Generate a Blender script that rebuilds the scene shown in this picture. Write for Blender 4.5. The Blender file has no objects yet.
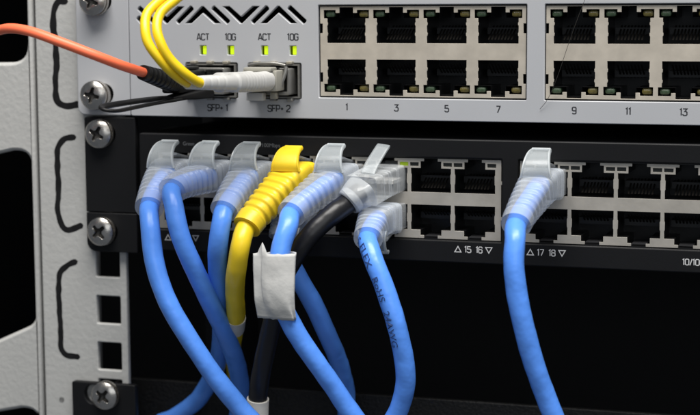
import bpy, bmesh, math, random
from mathutils import Vector, Matrix, noise

# ------------------------------------------------------------------ camera, world, lamps, exposure
S = 0.001                                  # all numbers below are millimetres
scene = bpy.context.scene
col = scene.collection
F_PX, YAW, PIT, ROLL = 1690.46, math.radians(17.9166), math.radians(6.9437), math.radians(-0.2962)
CAM = Vector((164.22, -507.94, 65.01))
cd = bpy.data.cameras.new('camera')
cam = bpy.data.objects.new('camera', cd)
col.objects.link(cam)
fw = Vector((-math.sin(YAW) * math.cos(PIT), math.cos(YAW) * math.cos(PIT), -math.sin(PIT)))
rt = Vector((math.cos(YAW), math.sin(YAW), 0))
up = rt.cross(fw)
r2 = rt * math.cos(ROLL) + up * math.sin(ROLL)
u2 = -rt * math.sin(ROLL) + up * math.cos(ROLL)
m3 = Matrix((r2, u2, -fw)).transposed()
cam.matrix_world = Matrix.Translation(CAM * S) @ m3.to_4x4()
cd.sensor_width = 36
cd.lens = F_PX / 700 * 36
cd.clip_start, cd.clip_end = 0.02, 20
cd.dof.use_dof = True
cd.dof.focus_distance = 0.512
cd.dof.aperture_fstop = 16
scene.camera = cam

world = bpy.data.worlds.new('World')
scene.world = world
world.use_nodes = True
wb = world.node_tree.nodes['Background']
wb.inputs[0].default_value = (0.80, 0.88, 1.0, 1)
wb.inputs[1].default_value = 0.16

def area(name, loc, target, sx, sy, power, colr):
    ld = bpy.data.lights.new(name, 'AREA')
    ld.shape = 'RECTANGLE'
    ld.size, ld.size_y = sx, sy
    ld.energy = power
    ld.color = colr
    o = bpy.data.objects.new(name, ld)
    col.objects.link(o)
    o.location = loc
    o.rotation_euler = (Vector(target) - Vector(loc)).to_track_quat('-Z', 'Y').to_euler()
    return o
area('ceiling_lamp', (0.22, -0.50, 1.28), (0, 0, 0.0), 1.3, 0.6, 43.0, (1.0, 0.97, 0.93))
area('front_fill', (0.7, -1.25, 0.5), (0, 0, 0.0), 1.1, 0.8, 4.0, (0.93, 0.97, 1.0))  # added fill light from the front, stands for no particular lamp

vs = scene.view_settings
vs.view_transform = 'Standard'
vs.look = 'None'
vs.exposure = 0.0
vs.gamma = 1.0
vs.use_curve_mapping = False

random.seed(7)

# ------------------------------------------------------------------ materials
def mat(name, base, rough=0.5, metal=0.0, alpha=1.0, spec=0.5, bump=None, var=None, emit=None, coat=0.0, rvar=None):
    m = bpy.data.materials.new(name)
    m.use_nodes = True
    nt = m.node_tree
    b = nt.nodes['Principled BSDF']
    b.inputs['Base Color'].default_value = (*base, 1)
    b.inputs['Roughness'].default_value = rough
    b.inputs['Metallic'].default_value = metal
    b.inputs['Alpha'].default_value = alpha
    b.inputs['Specular IOR Level'].default_value = spec
    b.inputs['Coat Weight'].default_value = coat
    tc = nt.nodes.new('ShaderNodeTexCoord')
    if var:                                  # (scale, amount): soft mottling of the colour
        n = nt.nodes.new('ShaderNodeTexNoise'); n.inputs['Scale'].default_value = var[0]
        n.inputs['Detail'].default_value = 4
        r = nt.nodes.new('ShaderNodeMapRange')
        r.inputs['From Min'].default_value, r.inputs['From Max'].default_value = 0.3, 0.7
        r.inputs['To Min'].default_value, r.inputs['To Max'].default_value = 1 - var[1], 1 + var[1]
        x = nt.nodes.new('ShaderNodeVectorMath'); x.operation = 'SCALE'
        x.inputs[0].default_value = base
        nt.links.new(tc.outputs['Object'], n.inputs['Vector'])
        nt.links.new(n.outputs['Fac'], r.inputs['Value'])
        nt.links.new(r.outputs[0], x.inputs['Scale'])
        nt.links.new(x.outputs[0], b.inputs['Base Color'])
    if rvar:
        n = nt.nodes.new('ShaderNodeTexNoise'); n.inputs['Scale'].default_value = rvar[0]
        n.inputs['Detail'].default_value = 6
        r = nt.nodes.new('ShaderNodeMapRange')
        r.inputs['To Min'].default_value, r.inputs['To Max'].default_value = rough - rvar[1], rough + rvar[1]
        nt.links.new(tc.outputs['Object'], n.inputs['Vector'])
        nt.links.new(n.outputs['Fac'], r.inputs['Value'])
        nt.links.new(r.outputs[0], b.inputs['Roughness'])
    if bump:                                 # (scale, distance in mm, detail)
        n = nt.nodes.new('ShaderNodeTexNoise'); n.inputs['Scale'].default_value = bump[0]
        n.inputs['Detail'].default_value = bump[2] if len(bump) > 2 else 2
        bp = nt.nodes.new('ShaderNodeBump'); bp.inputs['Distance'].default_value = bump[1] * S
        bp.inputs['Strength'].default_value = 1.0
        nt.links.new(tc.outputs['Object'], n.inputs['Vector'])
        nt.links.new(n.outputs['Fac'], bp.inputs['Height'])
        nt.links.new(bp.outputs[0], b.inputs['Normal'])
    if emit:
        b.inputs['Emission Color'].default_value = (*emit[:3], 1)
        b.inputs['Emission Strength'].default_value = emit[3]
    return m

M = {
    'powder': mat('powder_coat', (0.425, 0.425, 0.41), 0.5, bump=(620, 0.13, 2), var=(40, 0.04)),
    'white': mat('light_grey_paint', (0.40, 0.408, 0.425), 0.42, bump=(2500, 0.012, 2), var=(25, 0.03)),
    'black_paint': mat('black_paint', (0.0065, 0.0067, 0.0075), 0.5, spec=0.22, bump=(2200, 0.02, 2), rvar=(60, 0.06)),
    'grit': mat('gritty_black', (0.006, 0.006, 0.006), 0.6, spec=0.3, bump=(1100, 0.30, 3), var=(900, 0.6)),
    'dark': mat('dark_interior', (0.014, 0.014, 0.015), 0.7),
    'dark_steel': mat('dark_steel', (0.018, 0.018, 0.02), 0.6, spec=0.3),
    'cavity': mat('black_plastic', (0.006, 0.006, 0.0065), 0.35),
    'nickel': mat('nickel_shield', (0.43, 0.405, 0.36), 0.5, 0.5, bump=(700, 0.03, 3), var=(120, 0.12), rvar=(200, 0.08)),
    'nickel_dull': mat('dull_nickel', (0.50, 0.455, 0.385), 0.55, 0.4, bump=(700, 0.02, 3), var=(160, 0.12)),
    'cage': mat('cage_steel', (0.23, 0.225, 0.21), 0.40, 0.6, bump=(500, 0.03, 2), var=(150, 0.15)),
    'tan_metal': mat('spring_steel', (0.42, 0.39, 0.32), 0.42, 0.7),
    'gold': mat('dark_contacts', (0.007, 0.006, 0.005), 0.6, spec=0.12),
    'steel': mat('screw_steel', (0.50, 0.475, 0.44), 0.27, 1.0, bump=(420, 0.10, 3), rvar=(300, 0.10), var=(200, 0.2)),
    'marker': mat('marker_ink', (0.008, 0.008, 0.0085), 0.6, spec=0.2, var=(300, 0.35)),
    'marker_thin': mat('marker_smudge', (0.16, 0.16, 0.155), 0.6, var=(700, 0.5)),
    'print': mat('dark_print', (0.02, 0.021, 0.025), 0.6),
    'print_white': mat('white_print', (0.55, 0.55, 0.55), 0.6),
    'print_dim': mat('dim_print', (0.16, 0.165, 0.17), 0.6),
    'ink': mat('cable_ink', (0.02, 0.05, 0.16), 0.6, var=(1500, 0.5)),
    'blue': mat('blue_pvc', (0.095, 0.285, 0.86), 0.34, bump=(190, 0.32, 2), var=(60, 0.06), rvar=(150, 0.08)),
    'yellow': mat('yellow_pvc', (0.84, 0.60, 0.018), 0.36, bump=(160, 0.18, 2), var=(60, 0.05)),
    'yellow_boot': mat('yellow_boot', (0.82, 0.57, 0.022), 0.42, bump=(400, 0.05, 2)),
    'fibre_yellow': mat('yellow_fibre_jacket', (0.86, 0.60, 0.012), 0.34),
    'orange': mat('orange_fibre_jacket', (0.98, 0.19, 0.085), 0.42, bump=(200, 0.05, 2)),
    'black_pvc': mat('black_pvc', (0.008, 0.008, 0.0095), 0.36, spec=0.4, bump=(160, 0.3, 2)),
    'black_plastic': mat('black_connector', (0.006, 0.006, 0.0065), 0.45, spec=0.3, bump=(900, 0.02, 2)),
    'boot': mat('milky_boot', (0.63, 0.68, 0.74), 0.24, alpha=0.37, bump=(500, 0.05, 2)),
    'hood': mat('milky_hood', (0.48, 0.52, 0.54), 0.24, alpha=0.40, bump=(300, 0.06, 2)),
    'clear_thick': mat('clear_thick', (0.70, 0.73, 0.75), 0.10, alpha=0.42, bump=(350, 0.15, 2)),
    'hood_rim': mat('milky_rim', (0.62, 0.66, 0.68), 0.2, alpha=0.62),
    'clear': mat('clear_plug', (0.68, 0.71, 0.74), 0.10, alpha=0.36, bump=(350, 0.10, 2)),
    'clear_ring': mat('clear_ring', (0.62, 0.65, 0.68), 0.15, alpha=0.55),
    'white_plastic': mat('white_plastic', (0.58, 0.575, 0.555), 0.42),
    'beige': mat('beige_plastic', (0.30, 0.29, 0.25), 0.42),
    'paper': mat('paper', (0.50, 0.50, 0.485), 0.8, spec=0.2, bump=(260, 0.22, 3), var=(110, 0.08)),
    'cream': mat('cream_sleeve', (0.62, 0.60, 0.54), 0.5, bump=(300, 0.1, 2)),
    'led_green': mat('lit_green', (0.35, 0.5, 0.02), 0.3, emit=(0.55, 0.74, 0.0, 0.78)),
    'led_lit': mat('lit_link_light', (0.15, 0.22, 0.01), 0.3, emit=(0.16, 0.24, 0.005, 0.55)),
    'led_off_g': mat('unlit_green_lens', (0.045, 0.075, 0.04), 0.3, bump=(900, 0.05), var=(900, .4)),
    'led_off_y': mat('unlit_amber_lens', (0.115, 0.095, 0.025), 0.3, bump=(900, 0.05), var=(900, .4)),
    'led_dark': mat('dark_lens', (0.025, 0.027, 0.025), 0.2),
    'hair': mat('dark_hair', (0.02, 0.018, 0.016), 0.5),
    'recess_shade': mat('screw_recess_shade', (0.05, 0.047, 0.043), 0.5, 0.7),  # darker copy of the screw steel, shade of the cross put into its colour
}

# ------------------------------------------------------------------ helpers
WORG = {}                                    # world origin (mm) of every object

def link(o, parent=None, at=(0, 0, 0)):
    at = Vector(at)
    col.objects.link(o)
    base = WORG[parent.name] if parent else Vector((0, 0, 0))
    if parent:
        o.parent = parent
    o.location = (at - base) * S
    WORG[o.name] = at
    return o

def tag(o, label=None, cat=None, group=None, kind=None):
    for k, v in (('label', label), ('category', cat), ('group', group), ('kind', kind)):
        if v:
            o[k] = v
    return o

def thing(name, at, label, cat, group=None):
    o = bpy.data.objects.new(name, None)
    o.empty_display_size = 0.005
    return tag(link(o, None, at), label, cat, group)

def mesh(name, V, Fc, mats, smooth=False, fm=None, org=(0, 0, 0)):
    me = bpy.data.meshes.new(name)
    ox = Vector(org)
    me.from_pydata([(Vector(v) - ox) * S for v in V], [], Fc)
    for m in (mats if isinstance(mats, (list, tuple)) else [mats]):
        me.materials.append(M[m] if isinstance(m, str) else m)
    if fm:
        me.polygons.foreach_set('material_index', fm)
    if smooth:
        me.polygons.foreach_set('use_smooth', [True] * len(me.polygons))
    me.validate()
    me.update()
    return me

def add(name, me, parent=None, at=None):
    o = bpy.data.objects.new(name, me)
    return link(o, parent, at if at is not None else (0, 0, 0))

def put(name, V, Fc, m, parent=None, smooth=False, fm=None, org=None):
    """mesh object; its origin sits at the middle of its points"""
    if org is None:
        n = len(V)
        org = Vector((sum(v[0] for v in V) / n, sum(v[1] for v in V) / n, sum(v[2] for v in V) / n))
    return add(name, mesh(name, V, Fc, m, smooth, fm, org), parent, org)

def autosmooth(o, deg=35):
    me = o.data
    bm = bmesh.new(); bm.from_mesh(me)
    for f in bm.faces:
        f.smooth = True
    for e in bm.edges:
        if len(e.link_faces) == 2 and e.calc_face_angle(0) > math.radians(deg):
            e.smooth = False
    bm.to_mesh(me); bm.free()
    return o

def box_vf(x0, x1, y0, y1, z0, z1, bev=0.0):
    bm = bmesh.new()
    bmesh.ops.create_cube(bm, size=1)
    for v in bm.verts:
        v.co = Vector((x0 + (v.co.x + .5) * (x1 - x0), y0 + (v.co.y + .5) * (y1 - y0), z0 + (v.co.z + .5) * (z1 - z0)))
    if bev:
        bmesh.ops.bevel(bm, geom=bm.edges[:], offset=bev, segments=2, profile=0.5, affect='EDGES')
    bm.verts.index_update()
    V = [v.co.copy() for v in bm.verts]
    Fc = [[v.index for v in f.verts] for f in bm.faces]
    bm.free()
    return V, Fc

def join(*vfs):
    V, Fc = [], []
    for v, f in vfs:
        n = len(V)
        V += list(v); Fc += [[i + n for i in q] for q in f]
    return V, Fc

def box(name, x0, x1, y0, y1, z0, z1, m, parent=None, bev=0.0):
    V, Fc = box_vf(x0, x1, y0, y1, z0, z1, bev)
    o = put(name, V, Fc, m, parent)
    if bev:
        autosmooth(o)
    return o

def plate_vf(outlines, y0, y1, bev=0.0):
    """solid sheet between y0 (front) and y1 from closed XZ outlines (first the rim, then holes)"""
    cu = bpy.data.curves.new('tmp', 'CURVE')
    cu.dimensions = '2D'
    cu.fill_mode = 'BOTH'
    cu.extrude = max((y1 - y0) / 2 - bev, 1e-4)
    cu.bevel_depth = bev
    cu.bevel_resolution = 1
    cu.offset = -bev
    for pts in outlines:
        sp = cu.splines.new('POLY')
        sp.points.add(len(pts) - 1)
        for q, (x, z) in zip(sp.points, pts):
            q.co = (x, z, 0, 1)
        sp.use_cyclic_u = True
    o = bpy.data.objects.new('tmp', cu)
    col.objects.link(o)
    me = bpy.data.meshes.new_from_object(o.evaluated_get(bpy.context.evaluated_depsgraph_get()))
    yc = (y0 + y1) / 2
    V = [Vector((v.co.x, yc - v.co.z, v.co.y)) for v in me.vertices]
    Fc = [list(p.vertices) for p in me.polygons]
    bpy.data.objects.remove(o); bpy.data.meshes.remove(me); bpy.data.curves.remove(cu)
    return V, Fc

def plate(name, outlines, y0, y1, m, parent=None, bev=0.0):
    V, Fc = plate_vf(outlines, y0, y1, bev)
    o = put(name, V, Fc, m, parent)
    bm = bmesh.new(); bm.from_mesh(o.data)
    bmesh.ops.remove_doubles(bm, verts=bm.verts, dist=1e-7)
    bmesh.ops.recalc_face_normals(bm, faces=bm.faces)
    bm.to_mesh(o.data); bm.free()
    if bev:
        autosmooth(o, 50)
        for q in o.data.polygons:
            if abs(q.normal.y) > .995:
                q.use_smooth = False
    return o

def rect(x0, x1, z0, z1, r=0.0, n=5):
    if not isinstance(r, (list, tuple)) and r <= 0:
        return [(x0, z0), (x1, z0), (x1, z1), (x0, z1)]
    rr = r if isinstance(r, (list, tuple)) else (r,) * 4
    out = []
    for (cx, cz, a0, q) in ((x0, z0, 180, rr[0]), (x1, z0, 270, rr[1]), (x1, z1, 0, rr[2]), (x0, z1, 90, rr[3])):
        sx = 1 if cx == x0 else -1
        sz = 1 if cz == z0 else -1
        if q <= 0:
            out.append((cx, cz)); continue
        for i in range(n + 1):
            a = math.radians(a0 + 90 * i / n)
            out.append((cx + sx * q + q * math.cos(a), cz + sz * q + q * math.sin(a)))
    return out

def spline(P, step=1.0):
    """Catmull-Rom through P, resampled at even steps"""
    P = [Vector(p) for p in P]
    Q = [P[0] * 2 - P[1]] + P + [P[-1] * 2 - P[-2]]
    raw = []
    for i in range(1, len(Q) - 2):
        p0, p1, p2, p3 = Q[i - 1:i + 3]
        t0 = 0; t1 = t0 + (p1 - p0).length ** .5; t2 = t1 + (p2 - p1).length ** .5; t3 = t2 + (p3 - p2).length ** .5
        for k in range(24):
            t = t1 + (t2 - t1) * k / 24
            a1 = p0 * ((t1 - t) / (t1 - t0)) + p1 * ((t - t0) / (t1 - t0))
            a2 = p1 * ((t2 - t) / (t2 - t1)) + p2 * ((t - t1) / (t2 - t1))
            a3 = p2 * ((t3 - t) / (t3 - t2)) + p3 * ((t - t2) / (t3 - t2))
            b1 = a1 * ((t2 - t) / (t2 - t0)) + a2 * ((t - t0) / (t2 - t0))
            b2 = a2 * ((t3 - t) / (t3 - t1)) + a3 * ((t - t1) / (t3 - t1))
            raw.append(b1 * ((t2 - t) / (t2 - t1)) + b2 * ((t - t1) / (t2 - t1)))
    raw.append(P[-1])
    L = [0.0]
    for a, b in zip(raw, raw[1:]):
        L.append(L[-1] + (b - a).length)
    n = max(2, int(L[-1] / step))
    out, j = [], 0
    for i in range(n + 1):
        s = L[-1] * i / n
        while j < len(L) - 2 and L[j + 1] < s:
            j += 1
        d = L[j + 1] - L[j]
        out.append(raw[j].lerp(raw[j + 1], (s - L[j]) / d if d > 0 else 0))
    return out

def frames(P, side=Vector((1, 0, 0))):
    """tangent, side, top at every point, carried along without twist"""
    n = len(P)
    T = [(P[min(i + 1, n - 1)] - P[max(i - 1, 0)]).normalized() for i in range(n)]
    s = (side - T[0] * side.dot(T[0])).normalized()
    out = []
    for i in range(n):
        s = (s - T[i] * s.dot(T[i])).normalized()
        out.append((T[i], s, s.cross(T[i]) * 1.0))
    return out

def loft_vf(P, sect, n=24, side=Vector((1, 0, 0)), caps=True):
    """sect(i, t) -> (half width, half height, exponent)"""
    FR = frames(P, side)
    V, Fc = [], []
    N = len(P)
    for i, p in enumerate(P):
        w, h, e = sect(i, i / (N - 1))
        T, s, u = FR[i]
        for k in range(n):
            a = 2 * math.pi * k / n
            c, d = math.cos(a), math.sin(a)
            V.append(p + s * (w * math.copysign(abs(c) ** (2 / e), c)) + u * (h * math.copysign(abs(d) ** (2 / e), d)))
    for i in range(N - 1):
        for k in range(n):
            a, b = i * n + k, i * n + (k + 1) % n
            Fc.append([a, b, b + n, a + n])
    if caps:
        Fc.append(list(range(n))[::-1])
        Fc.append([(N - 1) * n + k for k in range(n)])
    return V, Fc

def tube(name, P, r, m, parent=None, n=20, step=1.2, jitter=0.0):
    P = spline(P, step)
    rf = r if callable(r) else (lambda t: r)
    V, Fc = loft_vf(P, lambda i, t: (rf(t), rf(t), 2), n)
    if jitter:
        V = [v + Vector(noise.noise_vector(v * 0.12)) * jitter for v in V]
    return autosmooth(put(name, V, Fc, m, parent), 50)

def ribbon_vf(pts, w, y, closed=False, round_end=False):
    """flat stroke of width w in the plane Y = y; mitred joints"""
    pts = [Vector((a, b)) for a, b in pts]
    n = len(pts)
    wf = w if callable(w) else (lambda t: w)
    A, B = [], []
    for i in range(n):
        pa = pts[i - 1] if (i > 0 or closed) else None
        pb = pts[(i + 1) % n] if (i < n - 1 or closed) else None
        da = (pts[i] - pa).normalized() if pa is not None else (pb - pts[i]).normalized()
        db = (pb - pts[i]).normalized() if pb is not None else da
        na, nb = Vector((-da.y, da.x)), Vector((-db.y, db.x))
        mi = na + nb
        mi = mi / max(mi.length_squared, 0.5) * 2
        h = wf(i / max(n - 1, 1)) / 2
        A.append(pts[i] + mi * h); B.append(pts[i] - mi * h)
    V, Fc = [], []
    for a, b in zip(A, B):
        V += [(a.x, y, a.y), (b.x, y, b.y)]
    for i in range(n if closed else n - 1):
        j = (i + 1) % n
        Fc.append([2 * i, 2 * i + 1, 2 * j + 1, 2 * j])
    return V, Fc

GLYPH = {   # plain stroke lettering: advance, strokes in a box one unit high
    'A': (.80, [[(0, 0), (.27, 1), (.38, 1), (.65, 0)], [(.10, .28), (.55, .28)]]),
    'C': (.74, [[(.58, .80), (.58, .88), (.46, 1), (.12, 1), (0, .88), (0, .12), (.12, 0), (.46, 0), (.58, .12), (.58, .20)]]),
    'T': (.72, [[(0, 1), (.62, 1)], [(.31, .95), (.31, 0)]]),
    'G': (.76, [[(.58, .80), (.58, .88), (.46, 1), (.12, 1), (0, .88), (0, .12), (.12, 0), (.46, 0), (.58, .12), (.58, .5), (.32, .5)]]),
    'S': (.74, [[(.58, .80), (.58, .88), (.46, 1), (.12, 1), (0, .88), (0, .62), (.12, .5), (.46, .5), (.58, .38), (.58, .12), (.46, 0), (.12, 0), (0, .12), (0, .2)]]),
    'F': (.68, [[(.55, 1), (0, 1), (0, 0)], [(.07, .5), (.48, .5)]]),
    'P': (.74, [[(0, 0), (0, 1), (.46, 1), (.58, .88), (.58, .55), (.46, .43), (.07, .43)]]),
    '+': (.60, [[(0, .45), (.44, .45)], [(.22, .67), (.22, .52)], [(.22, .38), (.22, .23)]]),
    ' ': (.40, []),
    '0': (.76, [[(.12, 0), (.46, 0), (.58, .12), (.58, .88), (.46, 1), (.12, 1), (0, .88), (0, .12), (.12, 0)]]),
    '1': (.46, [[(0, .86), (.2, 1), (.2, 0)]]),
    '2': (.74, [[(0, .8), (0, .88), (.12, 1), (.46, 1), (.58, .88), (.58, .64), (0, .12), (0, 0), (.6, 0)]]),
    '3': (.76, [[(0, 1), (.58, 1), (.28, .6), (.46, .6), (.6, .47), (.6, .12), (.47, 0), (.12, 0), (0, .12), (0, .2)]]),
    '5': (.76, [[(.55, 1), (.04, 1), (.02, .58), (.46, .58), (.6, .46), (.6, .12), (.47, 0), (.12, 0), (0, .12), (0, .2)]]),
    '6': (.76, [[(.58, .80), (.58, .88), (.46, 1), (.12, 1), (0, .88), (0, .12), (.12, 0), (.46, 0), (.58, .12), (.58, .46), (.46, .56), (.06, .56)]]),
    '8': (.76, [[(.12, .53), (0, .41), (0, .12), (.12, 0), (.46, 0), (.58, .12), (.58, .41), (.46, .53), (.12, .53), (.02, .65), (.02, .88), (.13, 1), (.45, 1), (.56, .88), (.56, .65), (.47, .57)]]),
    '/': (.5, [[(0, -.05), (.36, 1.05)]]),
    '7': (.74, [[(0, 1), (.58, 1), (.58, .92), (.2, 0)]]),
    '9': (.76, [[(0, .12), (.12, 0), (.46, 0), (.58, .12), (.58, .88), (.46, 1), (.12, 1), (0, .88), (0, .58), (.12, .46), (.52, .46)]]),
}

def stroke_text(s, cx, cz, h, y, m, parent, lw=0.19, name='printed_text'):
    adv = sum(GLYPH[c][0] for c in s) - 0.15
    x = cx - adv * h / 2
    parts, k = [], 0
    for c in s:
        a, st = GLYPH[c]
        for pl in st:
            parts.append(ribbon_vf([(x + px * h, cz - h / 2 + pz * h) for px, pz in pl], lw * h, y - 0.004 * (k % 3)))
            k += 1
        x += a * h
    V, Fc = join(*parts)
    return put(name, V, Fc, m, parent)

def font_vf(s, h, align='LEFT'):
    cu = bpy.data.curves.new('tmp', 'FONT')
    cu.body = s
    cu.size = h
    cu.align_x = align
    cu.resolution_u = 4
    o = bpy.data.objects.new('tmp', cu)
    col.objects.link(o)
    me = bpy.data.meshes.new_from_object(o.evaluated_get(bpy.context.evaluated_depsgraph_get()))
    V = [v.co.copy() for v in me.vertices]
    Fc = [list(p.vertices) for p in me.polygons]
    bpy.data.objects.remove(o); bpy.data.meshes.remove(me); bpy.data.curves.remove(cu)
    return V, Fc

def font_text(s, x, z, h, y, m, parent, align='LEFT', squeeze=1.0):
    V, Fc = font_vf(s, h, align)
    V = [Vector((x + v.x * squeeze, y, z + v.y)) for v in V]
    return put('printed_text', V, Fc, m, parent)

# measured centre lines (mm)
PATHS = {
    'A': [(-52.2, -38.0, -2.3), (-50.1, -40.0, -13.1), (-46.1, -40.0, -25.3), (-39.5, -38.0, -37.8), (-32.4, -34.0, -50.7), (-26.5, -30.0, -60.0), (-20.1, -28.0, -68.6)],
    'B': [(-44.5, -37.0, 3.4), (-42.2, -38.0, -5.4), (-39.7, -35.0, -14.6), (-37.2, -28.0, -26.9), (-35.9, -16.0, -41.8), (-38.7, 0.0, -56.8), (-42.5, 10.0, -67.8), (-45.7, 14.0, -79.3)],
    'C': [(-29.5, -36.0, -1.8), (-30.6, -36.0, -8.3), (-33.7, -29.0, -18.7), (-37.3, -18.0, -31.8), (-42.5, -6.0, -45.8), (-51.7, 9.0, -59.6), (-60.3, 15.0, -70.1), (-69.4, 16.0, -77.0), (-82.4, 16.0, -83.2)],
    'D': [(-22.7, -37.0, -7.5), (-24.5, -36.0, -14.5), (-28.1, -29.0, -23.2), (-31.9, -19.0, -33.9), (-39.0, -5.0, -45.8), (-44.5, 11.0, -57.1), (-49.9, 27.0, -68.6), (-51.3, 30.0, -83.7)],
    'E': [(-7.2, -38.0, -1.3), (-8.4, -41.0, -7.6), (-9.0, -42.0, -15.6), (-8.2, -42.0, -23.1), (-6.4, -40.0, -29.4), (-3.1, -38.0, -36.3), (2.2, -35.0, -45.2), (7.2, -31.0, -55.0), (12.5, -28.0, -64.6)],
    'F': [(5.8, -19.0, 4.1), (3.0, -24.0, 1.5), (-1.2, -28.0, -2.7), (-5.3, -30.0, -7.8), (-9.6, -30.0, -14.4), (-13.3, -29.0, -22.4), (-16.8, -26.0, -31.9), (-20.3, -23.0, -42.7), (-23.6, -20.0, -53.2), (-25.2, -18.0, -60.2), (-26.0, -17.0, -73.5)],
    'G': [(15.0, -28.0, -7.9), (17.8, -31.0, -12.8), (20.9, -32.0, -19.1), (24.6, -32.0, -30.4), (26.5, -30.0, -41.6), (26.2, -28.0, -49.7), (23.7, -26.0, -57.8), (19.3, -25.0, -66.4)],
    'H': [(-14.8, -21.0, -10.0), (-14.0, -20.5, -13.2), (-12.3, -19.0, -17.7), (-9.4, -17.0, -23.9), (-6.9, -13.0, -31.5), (-5.0, -6.0, -42.0), (-5.0, 5.0, -54.1), (-5.9, 13.0, -64.3), (-6.7, 15.0, -78.4)],
    'I': [(62.0, -39.0, -2.7), (62.2, -41.0, -8.8), (62.9, -41.0, -16.8), (65.0, -40.0, -27.9), (67.3, -38.0, -37.5), (70.9, -35.0, -49.7), (74.4, -33.0, -60.3)],
    'boot_end': [(-54.7, -33.0, 1.9), (-46.8, -33.0, 7.5), (-29.7, -33.0, 1.8), (-22.3, -33.0, -2.8), (-8.0, -33.0, 1.6), (5.8, -19.0, 4.1), (13.4, -24.0, -6.4), (-15.1, -21.0, -7.5), (61.2, -34.0, 0.9)],
    'orange': [(-46.1, -54.0, 44.7), (-49.6, -62.0, 47.2), (-53.9, -68.0, 49.9), (-63.5, -72.0, 54.0), (-73.0, -72.0, 57.0), (-79.9, -70.0, 57.8), (-86.7, -66.0, 57.1), (-97.9, -60.0, 54.2), (-113.2, -55.0, 47.4)],
    'oboot': [(-45.8, -8.0, 39.8), (-45.8, -20.0, 40.0), (-45.5, -30.0, 40.5), (-45.4, -40.0, 41.9), (-45.6, -48.0, 43.4), (-46.1, -54.0, 44.7)],
    'strap': [(-47.8, -14.0, 35.3), (-47.4, -32.0, 36.0), (-49.1, -50.0, 35.5), (-51.4, -70.0, 35.2)],
    'f1': [(-30.4, -58.0, 42.0), (-32.9, -63.0, 45.3), (-35.6, -66.0, 49.4), (-38.3, -67.0, 53.7), (-39.6, -66.0, 57.6), (-40.3, -63.0, 61.8), (-37.8, -59.0, 65.8), (-33.4, -55.0, 70.3)],
    'f2': [(-26.8, -57.0, 42.0), (-29.0, -62.0, 44.7), (-32.8, -65.0, 49.4), (-34.8, -66.0, 53.6), (-36.4, -65.0, 57.6), (-36.7, -62.0, 61.8), (-33.7, -58.0, 65.7), (-29.1, -54.0, 70.3)],
    'm1': [(-97.8, 0.0, 65.5), (-101.4, 0.0, 65.4), (-103.0, -0.0, 62.1), (-103.4, 0.0, 56.8), (-102.6, 0.0, 49.5), (-102.9, 0.0, 41.2), (-103.1, 0.0, 34.5), (-102.2, 0.0, 31.9), (-99.5, -0.0, 30.9), (-94.3, 0.0, 31.8)],
    'm2': [(-96.1, 0.0, 20.6), (-100.7, 0.0, 19.7), (-102.7, -0.0, 17.1), (-103.3, 0.0, 10.0), (-103.0, 0.0, 3.6), (-103.5, 0.0, -4.2), (-101.9, 0.0, -9.6), (-99.7, 0.0, -10.9), (-94.3, 0.0, -8.8)],
    'm3': [(-96.6, 0.0, -21.3), (-100.6, -0.0, -23.1), (-103.2, 0.0, -25.4), (-103.9, 0.0, -37.8), (-103.6, 0.0, -47.1), (-103.6, 0.0, -51.9), (-101.5, 0.0, -53.9), (-96.6, 0.0, -54.3)],
    'm4': [(-104.6, 0.0, -70.4), (-103.0, 0.0, -68.9)],
    'screws': [(-86.2, -7.0, 65.3), (-84.6, -9.0, 34.9), (-85.3, -6.0, 21.9), (-85.4, -6.0, -10.7), (-86.1, -6.0, -65.7)],
    'hair': [(61.7, -3.4, 32.4), (64.0, -4.0, 35.2), (67.1, -5.0, 41.9), (70.4, -5.0, 51.8), (73.0, -5.0, 59.2), (76.0, -4.0, 67.5)],
    'flag': [(-16.6, -42.0, -9.0), (-3.0, -42.0, -8.4), (-15.9, -42.0, -28.9), (-3.6, -40.0, -28.6)],
    'bits': [(7.7, -4.0, -62.7), (3.6, -6.0, -64.8), (13.9, -6.0, -64.4)],
}

# ------------------------------------------------------------------ the setting: inside of the rack
iw = []
iw.append(box_vf(-260, 330, 330, 333, -170, 150))
iw.append(box_vf(-263, -260, 3, 330, -170, 150))
iw.append(box_vf(330, 333, 3, 330, -170, 150))
iw.append(box_vf(-260, 330, 3, 330, 150, 153))
iw.append(box_vf(-260, 330, 3, 330, -173, -170))
V, Fc = join(*iw)
tag(put('rack_interior', V, Fc, 'dark'), kind='structure')

# ------------------------------------------------------------------ the rack: punched frame and mounting rail
rack = thing('equipment_rack', (-112, 0, -150), 'light grey powder coated rack upright with black marker brackets and square holes', 'rack')
def round_poly(pts, n=6):
    """closed polygon of (x, z, corner radius)"""
    out = []
    k = len(pts)
    for i in range(k):
        x, z, r = pts[i]
        p = Vector((x, z)); a = Vector(pts[i - 1][:2]); b = Vector(pts[(i + 1) % k][:2])
        if r <= 0:
            out.append((x, z)); continue
        da, db = (a - p).normalized(), (b - p).normalized()
        ang = da.angle(db)
        d = r / math.tan(ang / 2)
        p0, p1 = p + da * d, p + db * d
        for j in range(n + 1):
            t = j / n
            q = p0 * (1 - t) ** 2 + p * 2 * t * (1 - t) + p1 * t * t
            out.append((q.x, q.y))
    return out
plate('punched_frame', [rect(-170, -111.2, -160, 145, 1.0),
                        round_poly([(-158, 136, 4), (-113.0, 137, 5), (-113.0, 45.4, 6.5), (-158, 44.6, 4)]),
                        round_poly([(-158, 7, 4), (-119.5, 15.6, 3), (-112.7, 15.6, 5.2), (-112.7, -43.4, 5.5), (-122, -47.6, 3), (-158, -64, 4)]),
                        round_poly([(-158, -82, 4), (-119, -73.4, 3), (-112.5, -73.4, 5), (-112.5, -140, 5), (-158, -150, 4)])], -0.8, 3.2, 'powder', rack, 1.1)
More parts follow.
